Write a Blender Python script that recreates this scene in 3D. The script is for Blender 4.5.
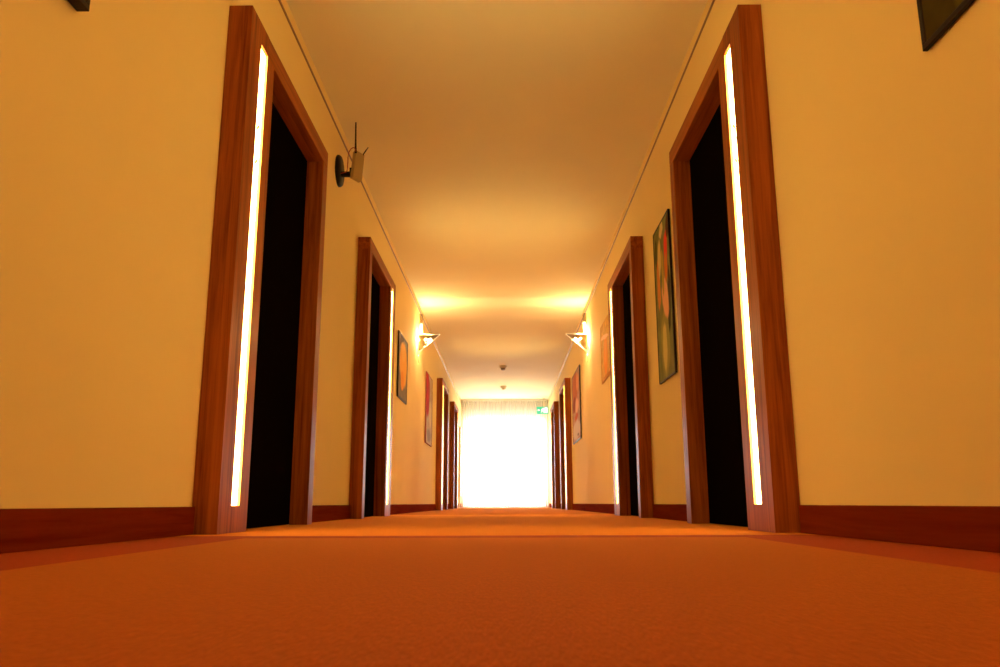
import bpy, bmesh, math, random
from mathutils import Matrix, Vector
random.seed(7)
PI = math.pi
C = bpy.context.scene.collection
for o in list(bpy.data.objects): bpy.data.objects.remove(o, do_unlink=True)
sc = bpy.context.scene

# ---------------------------------------------------------------- camera
F_PX = 800.95
H_CAM = 0.116
pi_, ya, ro = math.radians(11.964), math.radians(0.4235), math.radians(-0.1612)
c_, s_ = math.cos(pi_), math.sin(pi_)
fw = Vector((0, c_, s_)); up = Vector((0, -s_, c_)); rt = Vector((1, 0, 0))
rt2 = rt*math.cos(ro) + up*math.sin(ro); up2 = up*math.cos(ro) - rt*math.sin(ro)
Z = Matrix.Rotation(ya, 3, 'Z')
rt2, up2, fw = Z @ rt2, Z @ up2, Z @ fw
cam = bpy.data.cameras.new('camera'); co = bpy.data.objects.new('camera', cam); C.objects.link(co)
M = Matrix((rt2, up2, -fw)).transposed().to_4x4(); M.translation = (0, 0, H_CAM)
co.matrix_world = M
cam.sensor_width = 36; cam.lens = 36*F_PX/1000; cam.clip_start = .02; cam.clip_end = 200
cam.dof.use_dof = True; cam.dof.focus_distance = 3.4; cam.dof.aperture_fstop = 9
sc.camera = co

# ---------------------------------------------------------------- world, light levels, exposure
w = bpy.data.worlds.new('sky'); sc.world = w; w.use_nodes = True
bg = w.node_tree.nodes['Background']; bg.inputs[0].default_value = (.93, .97, 1.12, 1); bg.inputs[1].default_value = 11
sc.view_settings.view_transform = 'Standard'; sc.view_settings.look = 'None'
sc.view_settings.exposure = 0.45; sc.view_settings.gamma = 1; sc.view_settings.use_curve_mapping = False
STRIP_E = 21.0            # lit glass strips in the door surrounds
STRIP_COL = (1, .66, .22)
BULB_W = 18.5            # each halogen of a sconce
BULB_COL = (1, .66, .31)
REAR_W = 16.0            # the sconces behind the camera

# ---------------------------------------------------------------- measures of the corridor
WL, WR = -1.232, 1.151
HC = 2.897
Y0, Y1 = -9.6, 21.95
PR = .104                # how far the door surrounds stand out
HF = 2.303               # their height
DOORS = [(-7.68, 'near'), (-4.45, 'far'), (3.20, 'near'), (6.385, 'far'), (14.12, 'near'), (17.48, 'far')]
DW = 1.555

# window portal (helps sample the daylight that comes in through the window)
pl = bpy.data.lights.new('window_daylight', 'AREA'); pl.shape = 'RECTANGLE'; pl.size = 2.2; pl.size_y = 2.38
pl.cycles.is_portal = True
po = bpy.data.objects.new('window_daylight', pl); C.objects.link(po)
po.location = (-.04, Y1+.2, 1.2); po.rotation_euler = (-PI/2, 0, 0)

# ---------------------------------------------------------------- helpers
def thing(name, label=None, cat=None, loc=(0, 0, 0), rot=(0, 0, 0), group=None, kind=None):
    o = bpy.data.objects.new(name, None); C.objects.link(o); o.location = loc; o.rotation_euler = rot
    o.empty_display_size = .1
    tag(o, label, cat, group, kind); return o
def tag(o, label=None, cat=None, group=None, kind=None):
    if label: o['label'] = label
    if cat: o['category'] = cat
    if group: o['group'] = group
    if kind: o['kind'] = kind
    return o
def obj(name, bm, mat, parent=None, smooth=False, bevel=0):
    bmesh.ops.recalc_face_normals(bm, faces=bm.faces)
    me = bpy.data.meshes.new(name); bm.to_mesh(me); bm.free()
    if smooth:
        for p in me.polygons: p.use_smooth = True
    me.materials.append(mat)
    o = bpy.data.objects.new(name, me); C.objects.link(o)
    if parent: o.parent = parent
    if bevel:
        b = o.modifiers.new('bevel', 'BEVEL'); b.width = bevel; b.segments = 2; b.limit_method = 'ANGLE'
    return o
def box(bm, a, b):
    x0, x1 = sorted((a[0], b[0])); y0, y1 = sorted((a[1], b[1])); z0, z1 = sorted((a[2], b[2]))
    v = [bm.verts.new(p) for p in [(x0,y0,z0),(x1,y0,z0),(x1,y1,z0),(x0,y1,z0),(x0,y0,z1),(x1,y0,z1),(x1,y1,z1),(x0,y1,z1)]]
    for f in [(0,3,2,1),(4,5,6,7),(0,1,5,4),(1,2,6,5),(2,3,7,6),(3,0,4,7)]: bm.faces.new([v[i] for i in f])
    return bm
def nb(): return bmesh.new()
def bx(a, b): return box(nb(), a, b)
def lathe(bm, prof, axis='Z', at=(0, 0, 0), seg=32):
    rings = []
    for r, h in prof:
        ring = []
        for i in range(seg):
            t = 2*PI*i/seg; p = (r*math.cos(t), r*math.sin(t), h)
            if axis == 'X': p = (p[2], p[0], p[1])
            if axis == 'Y': p = (p[0], p[2], p[1])
            ring.append(bm.verts.new((p[0]+at[0], p[1]+at[1], p[2]+at[2])))
        rings.append(ring)
    for a, b in zip(rings, rings[1:]):
        for i in range(seg): bm.faces.new((a[i], a[(i+1) % seg], b[(i+1) % seg], b[i]))
    bm.faces.new(rings[0]); bm.faces.new(rings[-1]); return bm
def tube(bm, pts, r, seg=8, r1=None):
    pts = [Vector(p) for p in pts]; rings = []; n = len(pts)
    for i, p in enumerate(pts):
        d = (pts[min(i+1, n-1)] - pts[max(i-1, 0)]).normalized()
        a = d.cross(Vector((0, 0, 1)));  a = a if a.length > .1 else d.cross(Vector((1, 0, 0)))
        a.normalize(); b = d.cross(a); rr = r if r1 is None else r + (r1-r)*i/(n-1)
        rings.append([bm.verts.new(p + rr*(a*math.cos(2*PI*k/seg) + b*math.sin(2*PI*k/seg))) for k in range(seg)])
    for x, y in zip(rings, rings[1:]):
        for k in range(seg): bm.faces.new((x[k], x[(k+1) % seg], y[(k+1) % seg], y[k]))
    bm.faces.new(rings[0]); bm.faces.new(rings[-1]); return bm
def prism(bm, poly, y0, y1):        # polygon in (x, z), extruded along y
    a = [bm.verts.new((x, y0, z)) for x, z in poly]; b = [bm.verts.new((x, y1, z)) for x, z in poly]
    n = len(poly); bm.faces.new(a); bm.faces.new(b)
    for i in range(n): bm.faces.new((a[i], a[(i+1) % n], b[(i+1) % n], b[i]))
    return bm

# ---------------------------------------------------------------- materials
def mat(name, col=(.8, .8, .8), rough=.6, metal=0, spec=.5, coat=0, emit=None, es=0):
    m = bpy.data.materials.new(name); m.use_nodes = True; b = m.node_tree.nodes['Principled BSDF']
    b.inputs['Base Color'].default_value = (*col, 1); b.inputs['Roughness'].default_value = rough
    b.inputs['Metallic'].default_value = metal; b.inputs['Specular IOR Level'].default_value = spec
    b.inputs['Coat Weight'].default_value = coat; b.inputs['Coat Roughness'].default_value = .12
    if emit: b.inputs['Emission Color'].default_value = (*emit, 1); b.inputs['Emission Strength'].default_value = es
    return m
def N(m, t, **k):
    n = m.node_tree.nodes.new(t)
    for a, v in k.items():
        if hasattr(n, a): setattr(n, a, v)
        else: n.inputs[a].default_value = v
    return n
def L(m, a, b): m.node_tree.links.new(a, b)
def P(m): return m.node_tree.nodes['Principled BSDF']
def ramp(m, fac, stops):
    r = N(m, 'ShaderNodeValToRGB'); e = r.color_ramp.elements
    e[0].position, e[0].color = stops[0][0], (*stops[0][1], 1); e[1].position, e[1].color = stops[-1][0], (*stops[-1][1], 1)
    for p, c in stops[1:-1]: q = e.new(p); q.color = (*c, 1)
    L(m, fac, r.inputs[0]); return r
def bump(m, h, s, d):
    b = N(m, 'ShaderNodeBump', Strength=s, Distance=d); L(m, h, b.inputs['Height']); L(m, b.outputs[0], P(m).inputs['Normal'])

def plaster(name, col):
    m = mat(name, col, .85, spec=.25)
    tc = N(m, 'ShaderNodeTexCoord'); n = N(m, 'ShaderNodeTexNoise', Scale=130.0, Detail=4.0); L(m, tc.outputs['Object'], n.inputs['Vector'])
    n2 = N(m, 'ShaderNodeTexNoise', Scale=1.2, Detail=3.0); L(m, tc.outputs['Object'], n2.inputs['Vector'])
    r = ramp(m, n2.outputs[0], [(.3, tuple(c*.97 for c in col)), (.7, col)]); L(m, r.outputs[0], P(m).inputs['Base Color'])
    bump(m, n.outputs[0], .08, .002); return m
def wood(name, dark, light, axis='Z', rough=.34, coat=0, ior=1.13):
    m = mat(name, light, rough, spec=.5, coat=coat); P(m).inputs['IOR'].default_value = ior
    tc = N(m, 'ShaderNodeTexCoord'); mp = N(m, 'ShaderNodeMapping')
    sc_ = {'Z': (14, 14, .55), 'Y': (14, .55, 14)}[axis]; mp.inputs['Scale'].default_value = sc_
    L(m, tc.outputs['Object'], mp.inputs[0])
    n = N(m, 'ShaderNodeTexNoise', Scale=1.6, Detail=6.0, Roughness=.6, Distortion=.7); L(m, mp.outputs[0], n.inputs['Vector'])
    n2 = N(m, 'ShaderNodeTexNoise', Scale=9.0, Detail=3.0); L(m, mp.outputs[0], n2.inputs['Vector'])
    mx = N(m, 'ShaderNodeMath', operation='MULTIPLY_ADD'); L(m, n2.outputs[0], mx.inputs[0]); mx.inputs[1].default_value = .25; L(m, n.outputs[0], mx.inputs[2])
    r = ramp(m, mx.outputs[0], [(.42, dark), (.6, tuple((a+b)/2 for a, b in zip(dark, light))), (.82, light)])
    L(m, r.outputs[0], P(m).inputs['Base Color'])
    bump(m, n2.outputs[0], .06, .001); return m

m_wall = plaster('ochre_wall_paint', (.88, .69, .30))
m_ceil = plaster('ceiling_paint', (.92, .86, .58))
m_end = plaster('end_wall_paint', (.78, .74, .66))
m_wood = wood('cherry_wood_upright', (.14, .026, .004), (.42, .118, .018))
m_woodh = wood('cherry_wood_lengthwise', (.14, .026, .004), (.42, .118, .018), 'Y')
m_base = wood('baseboard_wood', (.13, .013, .003), (.21, .028, .006), 'Y', .7, 0, 1.02)
P(m_base).inputs['Specular IOR Level'].default_value = .04
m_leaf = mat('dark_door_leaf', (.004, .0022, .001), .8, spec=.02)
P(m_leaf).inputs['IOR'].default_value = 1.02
m_slot = mat('yellow_slot_lining', (.80, .52, .16), .6, spec=.1)
m_strip = mat('lit_frosted_glass', (.9, .85, .75), .3, emit=STRIP_COL, es=STRIP_E)
m_mark = mat('etched_grey_marking', (.55, .52, .50), .6)
m_rail = mat('aluminium_rail', (.26, .16, .09), .4, metal=.65)
m_black = mat('black_plastic', (.006, .005, .004), .45, spec=.15)
m_router = mat('beige_plastic', (.42, .30, .13), .45)
m_red = mat('red_cable', (.35, .03, .01), .5)
m_frame = mat('dark_frame_wood', (.018, .011, .007), .4)
P(m_frame).inputs['IOR'].default_value = 1.2
m_chrome = mat('brushed_steel', (.75, .7, .62), .22, metal=1)
m_white = mat('white_plastic', (.72, .66, .55), .5)
m_grey = mat('grey_plastic', (.30, .25, .20), .5)
m_winf = mat('white_window_frame', (.8, .8, .76), .4)

# carpet: cut pile; a mottled field, a smoother and redder border along the walls and across the corridor
m_carpet = mat('orange_carpet', (.45, .11, .02), .95, spec=.1)
m = m_carpet
tc = N(m, 'ShaderNodeTexCoord'); sp = N(m, 'ShaderNodeSeparateXYZ'); L(m, tc.outputs['Object'], sp.inputs[0])
mpc = N(m, 'ShaderNodeMapping'); mpc.inputs['Scale'].default_value = (1, .13, 1); L(m, tc.outputs['Object'], mpc.inputs[0])
n1 = N(m, 'ShaderNodeTexNoise', Scale=420.0, Detail=1.0, Roughness=.6); L(m, mpc.outputs[0], n1.inputs['Vector'])
n2 = N(m, 'ShaderNodeTexNoise', Scale=190.0, Detail=3.0, Roughness=.7); L(m, mpc.outputs[0], n2.inputs['Vector'])
n3 = N(m, 'ShaderNodeTexNoise', Scale=3.0, Detail=2.0); L(m, tc.outputs['Object'], n3.inputs['Vector'])
a1 = N(m, 'ShaderNodeMath', operation='ADD'); L(m, n1.outputs[0], a1.inputs[0]); L(m, n2.outputs[0], a1.inputs[1])
fld = ramp(m, a1.outputs[0], [(.78, (.11, .007, .001)), (1.0, (.47, .074, .004)), (1.0, (.47, .074, .004))])
fld.color_ramp.elements[0].position = .40; fld.color_ramp.elements[-1].position = .60
hf = N(m, 'ShaderNodeMath', operation='MULTIPLY'); L(m, a1.outputs[0], hf.inputs[0]); hf.inputs[1].default_value = .5
L(m, hf.outputs[0], fld.inputs[0])
brd = ramp(m, hf.outputs[0], [(.38, (.26, .018, .001)), (.62, (.34, .030, .002))])
def mth(op, a, b):
    n = N(m, 'ShaderNodeMath', operation=op)
    for i, v in enumerate((a, b)):
        if isinstance(v, (int, float)): n.inputs[i].default_value = v
        else: L(m, v, n.inputs[i])
    return n.outputs[0]
side = mth('MAXIMUM', mth('LESS_THAN', sp.outputs[0], -.905), mth('GREATER_THAN', sp.outputs[0], .82))
nearz = mth('LESS_THAN', sp.outputs[1], 3.03)
cross = mth('MULTIPLY', mth('GREATER_THAN', sp.outputs[1], 2.84), nearz)
mask = mth('MAXIMUM', mth('MULTIPLY', side, nearz), cross)
mx = N(m, 'ShaderNodeMix', data_type='RGBA'); L(m, mask, mx.inputs[0]); L(m, fld.outputs[0], mx.inputs[6]); L(m, brd.outputs[0], mx.inputs[7])
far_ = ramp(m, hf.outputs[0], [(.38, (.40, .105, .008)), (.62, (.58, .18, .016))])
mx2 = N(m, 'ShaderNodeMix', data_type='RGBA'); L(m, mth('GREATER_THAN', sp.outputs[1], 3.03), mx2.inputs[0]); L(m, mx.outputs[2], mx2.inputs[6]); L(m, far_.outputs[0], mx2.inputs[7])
seam = mth('MULTIPLY', mth('GREATER_THAN', sp.outputs[1], 7.95), mth('LESS_THAN', sp.outputs[1], 8.45))
mx3 = N(m, 'ShaderNodeMix', data_type='RGBA'); L(m, seam, mx3.inputs[0]); L(m, mx2.outputs[2], mx3.inputs[6]); mx3.inputs[7].default_value = (.85, .34, .05, 1)
L(m, mx3.outputs[2], P(m).inputs['Base Color'])
P(m).inputs['Sheen Weight'].default_value = 1; P(m).inputs['Sheen Roughness'].default_value = .35
P(m).inputs['Sheen Tint'].default_value = (1, .34, .04, 1)
bump(m, a1.outputs[0], .35, .004)
L(m, mth('SUBTRACT', .85, mth('MULTIPLY', mask, .6)), P(m).inputs['Sheen Weight'])

# sheer curtain cloth: part of the light goes straight through, part is scattered
m_sheer = bpy.data.materials.new('sheer_curtain'); m_sheer.use_nodes = True; m = m_sheer
m.node_tree.nodes.remove(P(m)); out = m.node_tree.nodes['Material Output']
tr = N(m, 'ShaderNodeBsdfTransparent'); tl = N(m, 'ShaderNodeBsdfTranslucent'); df = N(m, 'ShaderNodeBsdfDiffuse')
tl.inputs[0].default_value = (.92, .88, .80, 1); df.inputs[0].default_value = (.85, .80, .70, 1)
a = N(m, 'ShaderNodeMixShader', Fac=.5); L(m, tl.outputs[0], a.inputs[1]); L(m, df.outputs[0], a.inputs[2])
b = N(m, 'ShaderNodeMixShader', Fac=.55); L(m, tr.outputs[0], b.inputs[1]); L(m, a.outputs[0], b.inputs[2]); L(m, b.outputs[0], out.inputs[0])
# window glass and sconce glass
def glass(name, col, amt, rough=.05):
    m = bpy.data.materials.new(name); m.use_nodes = True; m.node_tree.nodes.remove(P(m)); out = m.node_tree.nodes['Material Output']
    tr = N(m, 'ShaderNodeBsdfTransparent'); tr.inputs[0].default_value = (*col, 1)
    gl = N(m, 'ShaderNodeBsdfGlossy', Roughness=rough)
    s = N(m, 'ShaderNodeMixShader', Fac=amt); L(m, tr.outputs[0], s.inputs[1]); L(m, gl.outputs[0], s.inputs[2]); L(m, s.outputs[0], out.inputs[0])
    return m
m_glass = glass('window_glass', (.97, .98, .97), .06)
m_lampglass = glass('sconce_glass', (.72, .68, .58), .10, .1)
m_edge = mat('edge_with_painted_glow', (.9, .88, .8), .25, emit=(1, .8, .5), es=.3)  # faint emission stands in for lamp light caught along the glass rim
m_bulb = mat('glowing_bulb', (1, .9, .7), .3, emit=(1, .74, .42), es=14)
m_tube = mat('frosted_tube', (1, .9, .7), .3, emit=(1, .74, .40), es=2.2)

# ---------------------------------------------------------------- room shell
def struct(name, bm, m, bevel=0): return tag(obj(name, bm, m, bevel=bevel), kind='structure')
struct('floor', bx((WL-.3, Y0-.2, -.1), (WR+.3, Y1+.2, 0)), m_carpet)
struct('ceiling', bx((WL-.2, Y0-.2, HC), (WR+.2, Y1+.2, HC+.1)), m_ceil)
def openings():
    for y, kind in DOORS:
        yield (y+.36, y+DW-.11) if kind == 'near' else (y+.11, y+DW-.36)
def wall(name, xw, s):
    bm = nb(); y = Y0; xo = xw + s*.2
    for a, b in openings():
        box(bm, (xw, y, 0), (xo, a, HC)); box(bm, (xw, a, 2.2), (xo, b, HC)); box(bm, (xw+s*.06, a, 0), (xo, b, 2.2)); y = b
    box(bm, (xw, y, 0), (xo, Y1, HC))
    return struct(name, bm, m_wall)
wall('wall_left', WL, -1); wall('wall_right', WR, 1)
struct('wall_back', bx((WL-.2, Y0-.2, 0), (WR+.2, Y0, HC)), m_wall)
WX0, WX1, WZ = -1.15, 1.07, 2.40
bm = nb(); box(bm, (WL-.2, Y1, 0), (WX0, Y1+.15, HC)); box(bm, (WX1, Y1, 0), (WR+.2, Y1+.15, HC)); box(bm, (WX0, Y1, WZ), (WX1, Y1+.15, HC))
struct('wall_end', bm, m_end)

def baseboard(name, xw, s):
    bm = nb(); y = Y0
    for (dy, k) in DOORS + [(Y1, '')]:
        box(bm, (xw, y, 0), (xw-s*.014, dy, .106)); y = dy+DW
    return struct(name, bm, m_base, .003)
baseboard('baseboard_left', WL, -1); baseboard('baseboard_right', WR, 1)

# aluminium picture rail just under the ceiling on both walls
for nme, xw, s in (('trim_1', WL, -1), ('trim_2', WR, 1)):
    bm = nb(); prism(bm, [(xw, 2.800), (xw-s*.004, 2.800), (xw-s*.008, 2.803), (xw-s*.008, 2.812), (xw, 2.812)], Y0, Y1-.02)
    struct(nme, bm, m_rail)

# ---------------------------------------------------------------- window and curtain at the far end
win = thing('window_1', kind='structure', loc=(0, Y1+.05, 0))
bm = nb()
for x0, x1 in ((WX0, WX0+.06), (WX1-.06, WX1), (-.09, .02)): box(bm, (x0, 0, 0), (x1, .06, WZ))
for x0, x1 in ((WX0+.06, -.09), (.02, WX1-.06)):
    box(bm, (x0, 0, 0), (x1, .06, .07)); box(bm, (x0, 0, WZ-.07), (x1, .06, WZ))
obj('window_frame', bm, m_winf, win, bevel=.004)
for x0, x1 in ((WX0+.06, -.09), (.02, WX1-.06)): obj('pane', bx((x0, .025, .07), (x1, .033, WZ-.07)), m_glass, win)
cur = thing('sheer_curtain', 'white sheer pleated curtain covering the bright window at the corridor end', 'curtain', (0, Y1-.13, 0))
def cloth(x0, x1, z0, z1, n, amp, ph=0):
    bm = nb(); rows = 14; g = []
    for j in range(rows+1):
        t = j/rows; z = z0 + (z1-z0)*t; r = []
        for i in range(n*8+1):
            u = i/(n*8); r.append(bm.verts.new((x0+(x1-x0)*u, amp*(1-.35*t)*math.sin(2*PI*n*u+ph+.5*math.sin(5*u+2*t)), z)))
        g.append(r)
    for j in range(rows):
        for i in range(n*8): bm.faces.new((g[j][i], g[j][i+1], g[j+1][i+1], g[j+1][i]))
    return bm
obj('curtain_panel', cloth(WL+.06, -.03, .02, HC-.05, 17, .022), m_sheer, cur, True)
obj('curtain_panel', cloth(-.06, WR-.05, .02, HC-.05, 18, .022, 1), m_sheer, cur, True)
obj('curtain_track', bx((WL+.03, -.02, HC-.05), (WR-.03, .02, HC-.001)), m_winf, cur, bevel=.003)
# slim convector on the left by the window
rad = thing('wall_radiator', 'slim beige upright radiator on the left wall beside the window curtain', 'radiator', (WL, 20.6, 0))
obj('panel', bx((.002, 0, .28), (.07, .42, 2.05)), m_white, rad, bevel=.008)
for a_ in (.06, .33): obj('pipe', bx((.02, a_, 0), (.05, a_+.03, .28)), m_winf, rad)

# ---------------------------------------------------------------- door surrounds with lit glass strips
def wedge(s, d0, d1, y0, y1, z0, z1, bm=None):
    return box(bm or nb(), (-s*d0, y0, z0), (-s*d1, y1, z1))
def door(n, xw, s, y, kind, digits):
    t = thing('door_%d' % n, kind='structure', loc=(xw, y, 0))
    far = kind == 'far'
    def Y(a): return DW-a if far else a       # measured from the lit post
    ox = .36
    s0, s1, zb, zt = .150, .255, .108, 2.205
    g = .0005
    # lit post: built round a recessed slot
    bm = nb()
    wedge(s, 0, PR, Y(0), Y(s0), 0, HF, bm); wedge(s, 0, PR, Y(s1), Y(ox), 0, 2.2, bm)
    wedge(s, 0, PR, Y(s0), Y(s1), 0, zb, bm); wedge(s, 0, PR, Y(s1), Y(s0), zt, HF, bm)
    wedge(s, 0, PR-.05, Y(s1), Y(s0), zb, zt, bm)
    obj('lit_post', bm, m_wood, t)
    sl = nb(); e = .003 if True else 0
    yy = [Y(s0), Y(s1)]; a, b = min(yy), max(yy)
    wedge(s, PR-.047, PR-.001, a+g, a+e, zb+.001, zt-.001, sl); wedge(s, PR-.047, PR-.001, b-e, b-g, zb+.001, zt-.001, sl)
    obj('slot_lining', sl, m_slot, t)
    lp = obj('light_panel', wedge(s, PR-.049, PR-.012, a+.004, b-.004, zb+.002, zt-.002), m_strip, t)
    obj('door_post', wedge(s, 0, PR, Y(DW-.11), Y(DW), 0, 2.2), m_wood, t, bevel=.003)
    bm = wedge(s, 0, PR, Y(s1), Y(DW), 2.2, HF)
    obj('head', bm, m_woodh, t, bevel=.003)
    # leaf, set back to the wall face
    ly = sorted((Y(ox), Y(DW-.11)))
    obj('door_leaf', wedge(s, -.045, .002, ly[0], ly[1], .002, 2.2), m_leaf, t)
    # thin etched strokes on the lit glass
    if digits:
        bm = nb(); xm = PR-.0118; w0, w1 = min(yy)+.042, max(yy)-.012; mid = (w0+w1)/2
        def stroke(ya, za, yb, zb2, th=.014):
            d = Vector((0, yb-ya, zb2-za)); L_ = d.length; nrm = Vector((0, -d.z, d.y))/L_*th/2
            ps = [Vector((0, ya, za))+nrm, Vector((0, yb, zb2))+nrm, Vector((0, yb, zb2))-nrm, Vector((0, ya, za))-nrm]
            vs = [bm.verts.new((-s*xm, q.y, q.z)) for q in ps] + [bm.verts.new((-s*(xm+.001), q.y, q.z)) for q in ps]
            for f in ((0,1,2,3),(4,5,6,7),(0,1,5,4),(1,2,6,5),(2,3,7,6),(3,0,4,7)): bm.faces.new([vs[i] for i in f])
        for z in (1.80, 1.63):
            stroke(w0, z+.07, w0+.018, z+.07); stroke(w0, z, w0+.04, z+.035); stroke(w0, z, w0+.034, z-.04); stroke(w0-.004, z-.05, w0+.004, z-.05)
        stroke(w0+.02, 1.545, w0+.032, 1.553, .012)
        mk = obj('etched_marking', bm, m_mark, t)
    return t
k = 1
for y, kind in DOORS:
    door(k, WL, -1, y, kind, 0 < y < 4); k += 1
    door(k, WR, 1, y+(.02 if y < 5 else .02 if y < 10 else .04), kind, 0 < y < 4); k += 1

# ---------------------------------------------------------------- wall sconces
def sconce(xw, s, y, label, group, watts):
    t = thing('wall_sconce', label, 'lamp', (xw, y, 2.17), group=group)
    def X(d): return -s*d
    obj('back_plate', bx((0, -.028, .0), (X(.012), .028, .30)), m_chrome, t, bevel=.003)
    # flat glass triangle standing straight out from the wall
    obj('glass_triangle', prism(nb(), [(X(.014), .03), (X(.30), .262), (X(.014), .262)], -.004, .004), m_lampglass, t)
    bm = nb()
    tube(bm, [(X(.012), 0, .266), (X(.312), 0, .266)], .004); tube(bm, [(X(.312), 0, .266), (X(.012), 0, .012)], .004)
    obj('triangle_rim', bm, m_edge, t, True)
    for q in (-1, 1):
        pass
        obj('bulb', lathe(nb(), [(.004, -.035), (.012, -.028), (.015, 0), (.012, .028), (.004, .035)], 'Z', (0, 0, 0), 16), m_bulb, t, True)
        bb = bpy.context.scene.collection.objects[-1]; bb.location = (X(.165), q*.045, .175); bb.rotation_euler = (0, -s*math.radians(50), 0)
        obj('bulb_holder', lathe(nb(), [(.011, 0), (.013, .004), (.013, .03), (.006, .04)], 'Z', (X(.115), q*.045, .105), 16), m_chrome, t, True)
        bm = nb(); tube(bm, [(X(.012), q*.02, .06), (X(.06), q*.045, .07), (X(.115), q*.045, .11)], .004); obj('arm', bm, m_chrome, t, True)
        l = bpy.data.lights.new('bulb_glow', 'POINT'); l.energy = watts; l.color = BULB_COL; l.shadow_soft_size = .008
        lo = bpy.data.objects.new('bulb_glow', l); C.objects.link(lo); lo.parent = t; lo.location = (X(.10), q*.045, .205)
    obj('frosted_tube', lathe(nb(), [(.012, .27), (.02, .28), (.022, .38), (.016, .42)], 'Z', (X(.04), 0, 0), 24), m_tube, t, True)
    obj('collar', lathe(nb(), [(.031, .42), (.033, .424), (.033, .438), (.031, .442)], 'Z', (X(.04), 0, 0), 24), m_chrome, t, True)
    obj('clear_tube', lathe(nb(), [(.027, .442), (.027, .56)], 'Z', (X(.04), 0, 0), 24), m_lampglass, t, True)
    obj('lower_rod', lathe(nb(), [(.006, -.14), (.008, -.135), (.008, .0)], 'Z', (X(.012), 0, 0), 12), m_chrome, t, True)
    return t
sconce(WL, -1, 11.0, 'lit glass triangle wall lamp high on the left wall', 'corridor wall lamps', BULB_W)
sconce(WR, 1, 11.0, 'lit glass triangle wall lamp high on the right wall', 'corridor wall lamps', BULB_W)
for xw, s, nme in ((WL, -1, 'left'), (WR, 1, 'right')):
    sconce(xw, s, .1, 'glass triangle wall lamp on the %s wall above the low viewpoint' % nme, 'corridor wall lamps', REAR_W)

# ---------------------------------------------------------------- pictures
def art(name, base, blobs, noise=.06, seed=0):
    m = mat(name, base, .7, spec=.3); P(m).inputs['IOR'].default_value = 1.12
    tc = N(m, 'ShaderNodeTexCoord'); nz = N(m, 'ShaderNodeTexNoise', Scale=5.0, Detail=3.0)
    mp0 = N(m, 'ShaderNodeMapping'); mp0.inputs['Location'].default_value = (seed, seed*2, 0); L(m, tc.outputs['Generated'], mp0.inputs[0]); L(m, mp0.outputs[0], nz.inputs['Vector'])
    v = N(m, 'ShaderNodeVectorMath', operation='MULTIPLY_ADD'); L(m, nz.outputs['Color'], v.inputs[0]); v.inputs[1].default_value = (0, noise*2, noise*2)
    sub = N(m, 'ShaderNodeVectorMath', operation='SUBTRACT'); L(m, tc.outputs['Generated'], sub.inputs[0]); sub.inputs[1].default_value = (0, noise, noise); L(m, sub.outputs[0], v.inputs[2])
    n2 = N(m, 'ShaderNodeTexNoise', Scale=9.0, Detail=5.0); L(m, tc.outputs['Generated'], n2.inputs['Vector'])
    r = ramp(m, n2.outputs[0], [(.3, tuple(c*.65 for c in base)), (.7, base)]); cur_ = r.outputs[0]
    for (u, w_, ru, rv, rot, col) in blobs:
        mp = N(m, 'ShaderNodeMapping', vector_type='TEXTURE'); mp.inputs['Location'].default_value = (0, u, w_)
        mp.inputs['Rotation'].default_value = (math.radians(rot), 0, 0); mp.inputs['Scale'].default_value = (1e6, ru, rv)
        L(m, v.outputs[0], mp.inputs[0]); ln = N(m, 'ShaderNodeVectorMath', operation='LENGTH'); L(m, mp.outputs[0], ln.inputs[0])
        mr = N(m, 'ShaderNodeMapRange'); L(m, ln.outputs['Value'], mr.inputs[0])
        for i_, q in zip((1, 2, 3, 4), (.85, 1.08, 1, 0)): mr.inputs[i_].default_value = q
        mix = N(m, 'ShaderNodeMix', data_type='RGBA'); L(m, mr.outputs[0], mix.inputs[0]); L(m, cur_, mix.inputs[6]); mix.inputs[7].default_value = (*col, 1); cur_ = mix.outputs[2]
    L(m, cur_, P(m).inputs['Base Color']); return m
def picture(xw, s, y0, y1, z0, z1, depth, fw_, m_art, m_fr, label):
    t = thing('framed_picture', label, 'picture', (xw, (y0+y1)/2, z0)); h = z1-z0; w_ = (y1-y0)/2
    def B(bm, d0, d1, a, b, c, d): return box(bm, (-s*d0, a, c), (-s*d1, b, d))
    bm = nb(); f = fw_
    B(bm, .004, depth, -w_, w_, 0, f); B(bm, .004, depth, -w_, w_, h-f, h); B(bm, .004, depth, -w_, -w_+f, f, h-f); B(bm, .004, depth, w_-f, w_, f, h-f)
    obj('frame', bm, m_fr, t, bevel=.002)
    obj('canvas', B(nb(), .006, depth-.004, -w_+f, w_-f, f, h-f), m_art, t)
    bm = nb(); B(bm, 0, .004, -.03, .03, h*.7, h*.75); obj('hanger', bm, m_chrome, t)
    return t
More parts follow.
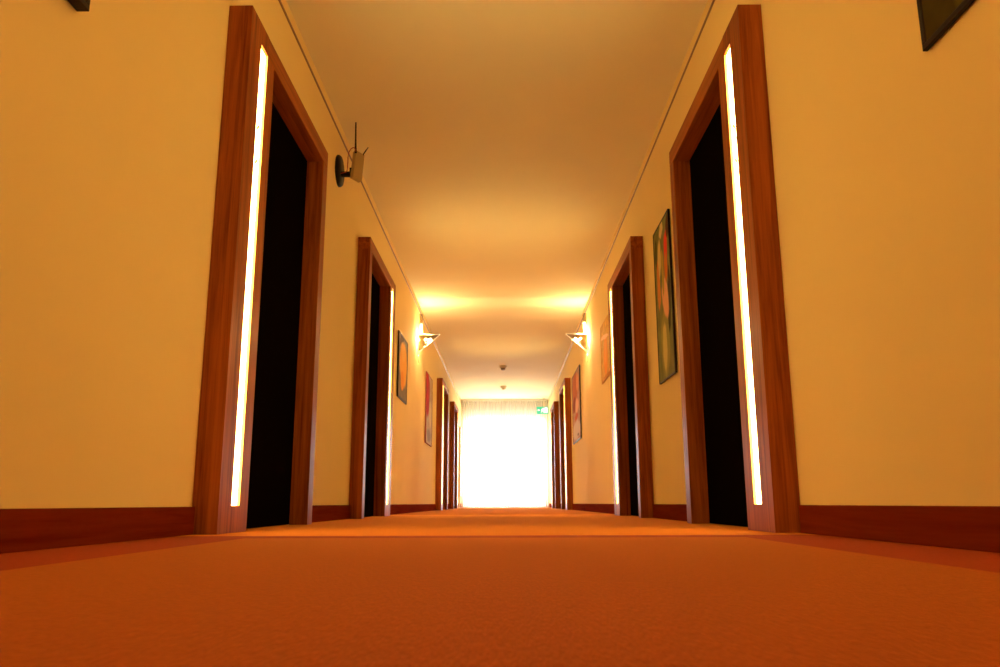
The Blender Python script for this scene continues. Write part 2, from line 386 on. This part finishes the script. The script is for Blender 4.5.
# Generated coordinates run 0..1 along y (near to far) and z (bottom to top)
A_green = art('olive_abstract_paint', (.27, .28, .10), [
    (.50, .22, .28, .22, 0, (.36, .34, .10)), (.55, .20, .15, .15, 0, (.68, .60, .22)), (.18, .42, .10, .16, 12, (.05, .045, .02)), (.12, .55, .07, .14, 0, (.06, .04, .02)),
    (.40, .50, .22, .13, 25, (.88, .50, .28)), (.78, .62, .12, .17, 0, (.75, .30, .08)), (.88, .86, .06, .12, 0, (.09, .09, .03)), (.66, .80, .10, .12, 0, (.75, .60, .22)), (.50, .68, .07, .16, -6, (.50, .38, .08)),
    (.24, .80, .11, .11, 8, (.80, .07, .05)), (.28, .67, .10, .09, 0, (.70, .22, .05)), (.5, .95, .14, .05, 0, (.75, .58, .26)), (.08, .92, .14, .08, 0, (.12, .04, .02))], .07, 1)
A_left = art('orange_on_grey_paint', (.30, .27, .22), [(.55, .58, .44, .38, 0, (.90, .50, .10)), (.45, .3, .2, .16, 0, (.85, .38, .07)), (.55, .75, .2, .14, 0, (.90, .55, .14)), (.3, .95, .5, .07, 25, (.14, .10, .06))], .05, 3)
A_left3 = art('red_and_grey_paint', (.62, .52, .42), [(.18, .70, .36, .34, 0, (.45, .025, .012)), (.45, .80, .14, .16, 0, (.50, .08, .03)), (.8, .85, .16, .2, 0, (.50, .38, .22)), (.5, .12, .3, .1, 0, (.34, .30, .30)), (.7, .45, .2, .2, 0, (.75, .62, .45))], .05, 5)
A_orng = art('pale_orange_paint', (.92, .58, .16), [(.5, .40, .24, .34, 0, (.90, .40, .09)), (.5, .45, .08, .22, 0, (.92, .48, .12)), (.6, .74, .45, .04, 8, (.95, .66, .34)), (.5, .02, .6, .05, 0, (.62, .30, .08))], .03, 7)
A_r3 = art('rust_and_black_paint', (.62, .36, .26), [(.6, .78, .35, .25, 0, (.52, .17, .08)), (.3, .82, .14, .12, 10, (.75, .34, .16)), (.75, .55, .2, .12, 0, (.30, .07, .05)), (.4, .5, .22, .12, 0, (.80, .48, .32)), (.5, .15, .5, .14, 0, (.66, .55, .52)), (.5, .34, .2, .05, 0, (.60, .14, .08)), (.3, .08, .1, .03, 0, (.2, .12, .12))], .07, 9)
A_near = art('dark_olive_paint', (.075, .055, .012), [(.7, .1, .12, .3, 0, (.10, .08, .015)), (.3, .3, .2, .3, 0, (.06, .03, .01)), (.5, .7, .3, .2, 0, (.12, .05, .01))], .06, 11)
m_canvas_edge = mat('canvas_edge', (.70, .40, .12), .7)
m_edge3 = mat('pale_canvas_edge', (.30, .05, .03), .7)
picture(WR, 1, 5.30, 5.87, .97, 2.125, .02, .010, A_green, m_frame, 'tall olive abstract painting with peach and red shapes on the right wall')
picture(WL, -1, 8.91, 9.72, 1.295, 2.05, .022, .018, A_left, m_frame, 'dark-edged painting of an orange field on grey, left wall')
picture(WL, -1, 12.12, 13.1, 1.015, 2.10, .022, .010, A_left3, m_edge3, 'tall painting half deep red and half pale grey on the left wall')
picture(WR, 1, 8.62, 9.44, 1.495, 2.175, .014, .006, A_orng, m_canvas_edge, 'unframed pale orange painting on the right wall')
picture(WR, 1, 12.22, 13.65, 1.082, 2.21, .022, .014, A_r3, m_frame, 'black-framed rust red painting beyond the right wall lamp')
picture(WR, 1, 1.25, 1.975, 1.31, 2.15, .018, .018, A_near, m_frame, 'dark olive painting cut off by the top right of the view')
picture(WL, -1, 1.25, 2.05, 1.50, 2.25, .040, .018, A_near, m_frame, 'thick dark picture just peeking in at the top left of the view')

# ---------------------------------------------------------------- wireless router on a round bracket
rt_ = thing('wifi_router', 'small beige wireless router with two antennas on round black wall bracket', 'router', (WL, 5.53, 2.52))
obj('wall_plate', lathe(nb(), [(.118, .0), (.118, .012), (.108, .024)], 'X', (0, 0, 0), 40), m_black, rt_, True)
bm = nb(); box(bm, (.012, -.022, -.045), (.105, .012, -.012)); obj('arm', bm, m_black, rt_, bevel=.003)
obj('clamp', bx((.088, -.03, -.05), (.118, .02, .015)), m_black, rt_, bevel=.003)
body = obj('router_body', bx((-.042, -.02, -.116), (.042, .02, .116)), m_router, rt_, bevel=.006)
body.location = (.140, .0, .035); body.rotation_euler = (math.radians(-6), math.radians(9), math.radians(48))
bm = nb(); tube(bm, [(.128, -.02, .13), (.125, -.02, .20), (.116, -.02, .56)], .009, r1=.004); obj('antenna', bm, m_black, rt_, True)
bm = nb(); tube(bm, [(.160, .03, .10), (.178, .03, .15), (.210, .03, .20)], .006, r1=.004); obj('antenna', bm, m_black, rt_, True)
pts = []
ctrl = [(.130, -.03, .14), (.120, -.04, .165), (.095, -.04, .155), (.078, -.04, .11), (.076, -.04, .03), (.07, -.04, -.02), (.03, -.03, -.03), (.012, -.02, -.03)]
cu = bpy.data.curves.new('tmp', 'CURVE')
def cat(p0, p1, p2, p3, t):
    return tuple(.5*((2*b)+(-a+c)*t+(2*a-5*b+4*c-d)*t*t+(-a+3*b-3*c+d)*t**3) for a, b, c, d in zip(p0, p1, p2, p3))
for i in range(len(ctrl)-1):
    p0 = ctrl[max(i-1, 0)]; p3 = ctrl[min(i+2, len(ctrl)-1)]
    for q in range(6): pts.append(cat(p0, ctrl[i], ctrl[i+1], p3, q/6))
bm = nb(); tube(bm, pts+[ctrl[-1]], .0035); obj('cable', bm, m_red, rt_, True)

# ---------------------------------------------------------------- smoke detectors
for y, lab, dk in ((16.37, 'smoke detector with dark sensor on the ceiling, nearer of the two', True), (19.3, 'pale smoke detector on the ceiling, the one closer to the window', False)):
    t = thing('smoke_detector', lab, 'detector', (-.06, y, HC), group='smoke detectors on the ceiling')
    obj('base', lathe(nb(), [(.075, 0), (.078, -.012), (.072, -.035), (.055, -.045)], 'Z', (0, 0, 0), 32), m_white, t, True)
    obj('sensor', lathe(nb(), [(.048, -.045), (.046, -.075), (.03, -.088), (.01, -.09)], 'Z', (0, 0, 0), 32), m_grey if dk else m_white, t, True)

# ---------------------------------------------------------------- emergency exit sign
m_green = mat('lit_green_sign', (.02, .36, .22), .4, emit=(.02, .42, .27), es=.6)
m_pict = mat('white_pictogram', (.9, .95, .9), .4, emit=(.8, 1, .9), es=.9)
ex = thing('exit_sign', 'green and white running-man emergency exit sign by the right end of window', 'sign', (.985, 21.5, 2.46))
obj('housing', bx((-.165, 0, 0), (.155, .03, .195)), m_green, ex, bevel=.004)
obj('bracket', bx((.02, .008, .195), (.05, .022, HC-2.46)), m_white, ex)
def sh(bm, poly): return prism(bm, poly, -.004, .0)
bm = nb(); sh(bm, [(.045, .03), (.125, .03), (.125, .17), (.045, .17)]); obj('door_symbol', bm, m_pict, ex)
bm = nb()
sh(bm, [(-.03, .085), (.0, .075), (.02, .125), (-.01, .135)])                       # body
sh(bm, [(.0, .078), (.03, .06), (.03, .03), (.018, .03), (.017, .053), (-.01, .068)])  # front leg
sh(bm, [(-.03, .086), (-.012, .075), (-.03, .045), (-.055, .04), (-.056, .05), (-.037, .056)])
sh(bm, [(.0, .13), (.02, .12), (.04, .10), (.034, .093), (.012, .108)])
sh(bm, [(-.008, .133), (-.04, .125), (-.048, .10), (-.04, .098), (-.03, .115), (-.008, .12)])
sh(bm, [(.012+.014*math.cos(a*PI/6), .152+.014*math.sin(a*PI/6)) for a in range(12)])
obj('running_figure', bm, m_pict, ex)
bm = nb(); sh(bm, [(-.145, .10), (-.115, .13), (-.115, .112), (-.075, .112), (-.075, .088), (-.115, .088), (-.115, .07)]); obj('arrow', bm, m_pict, ex)
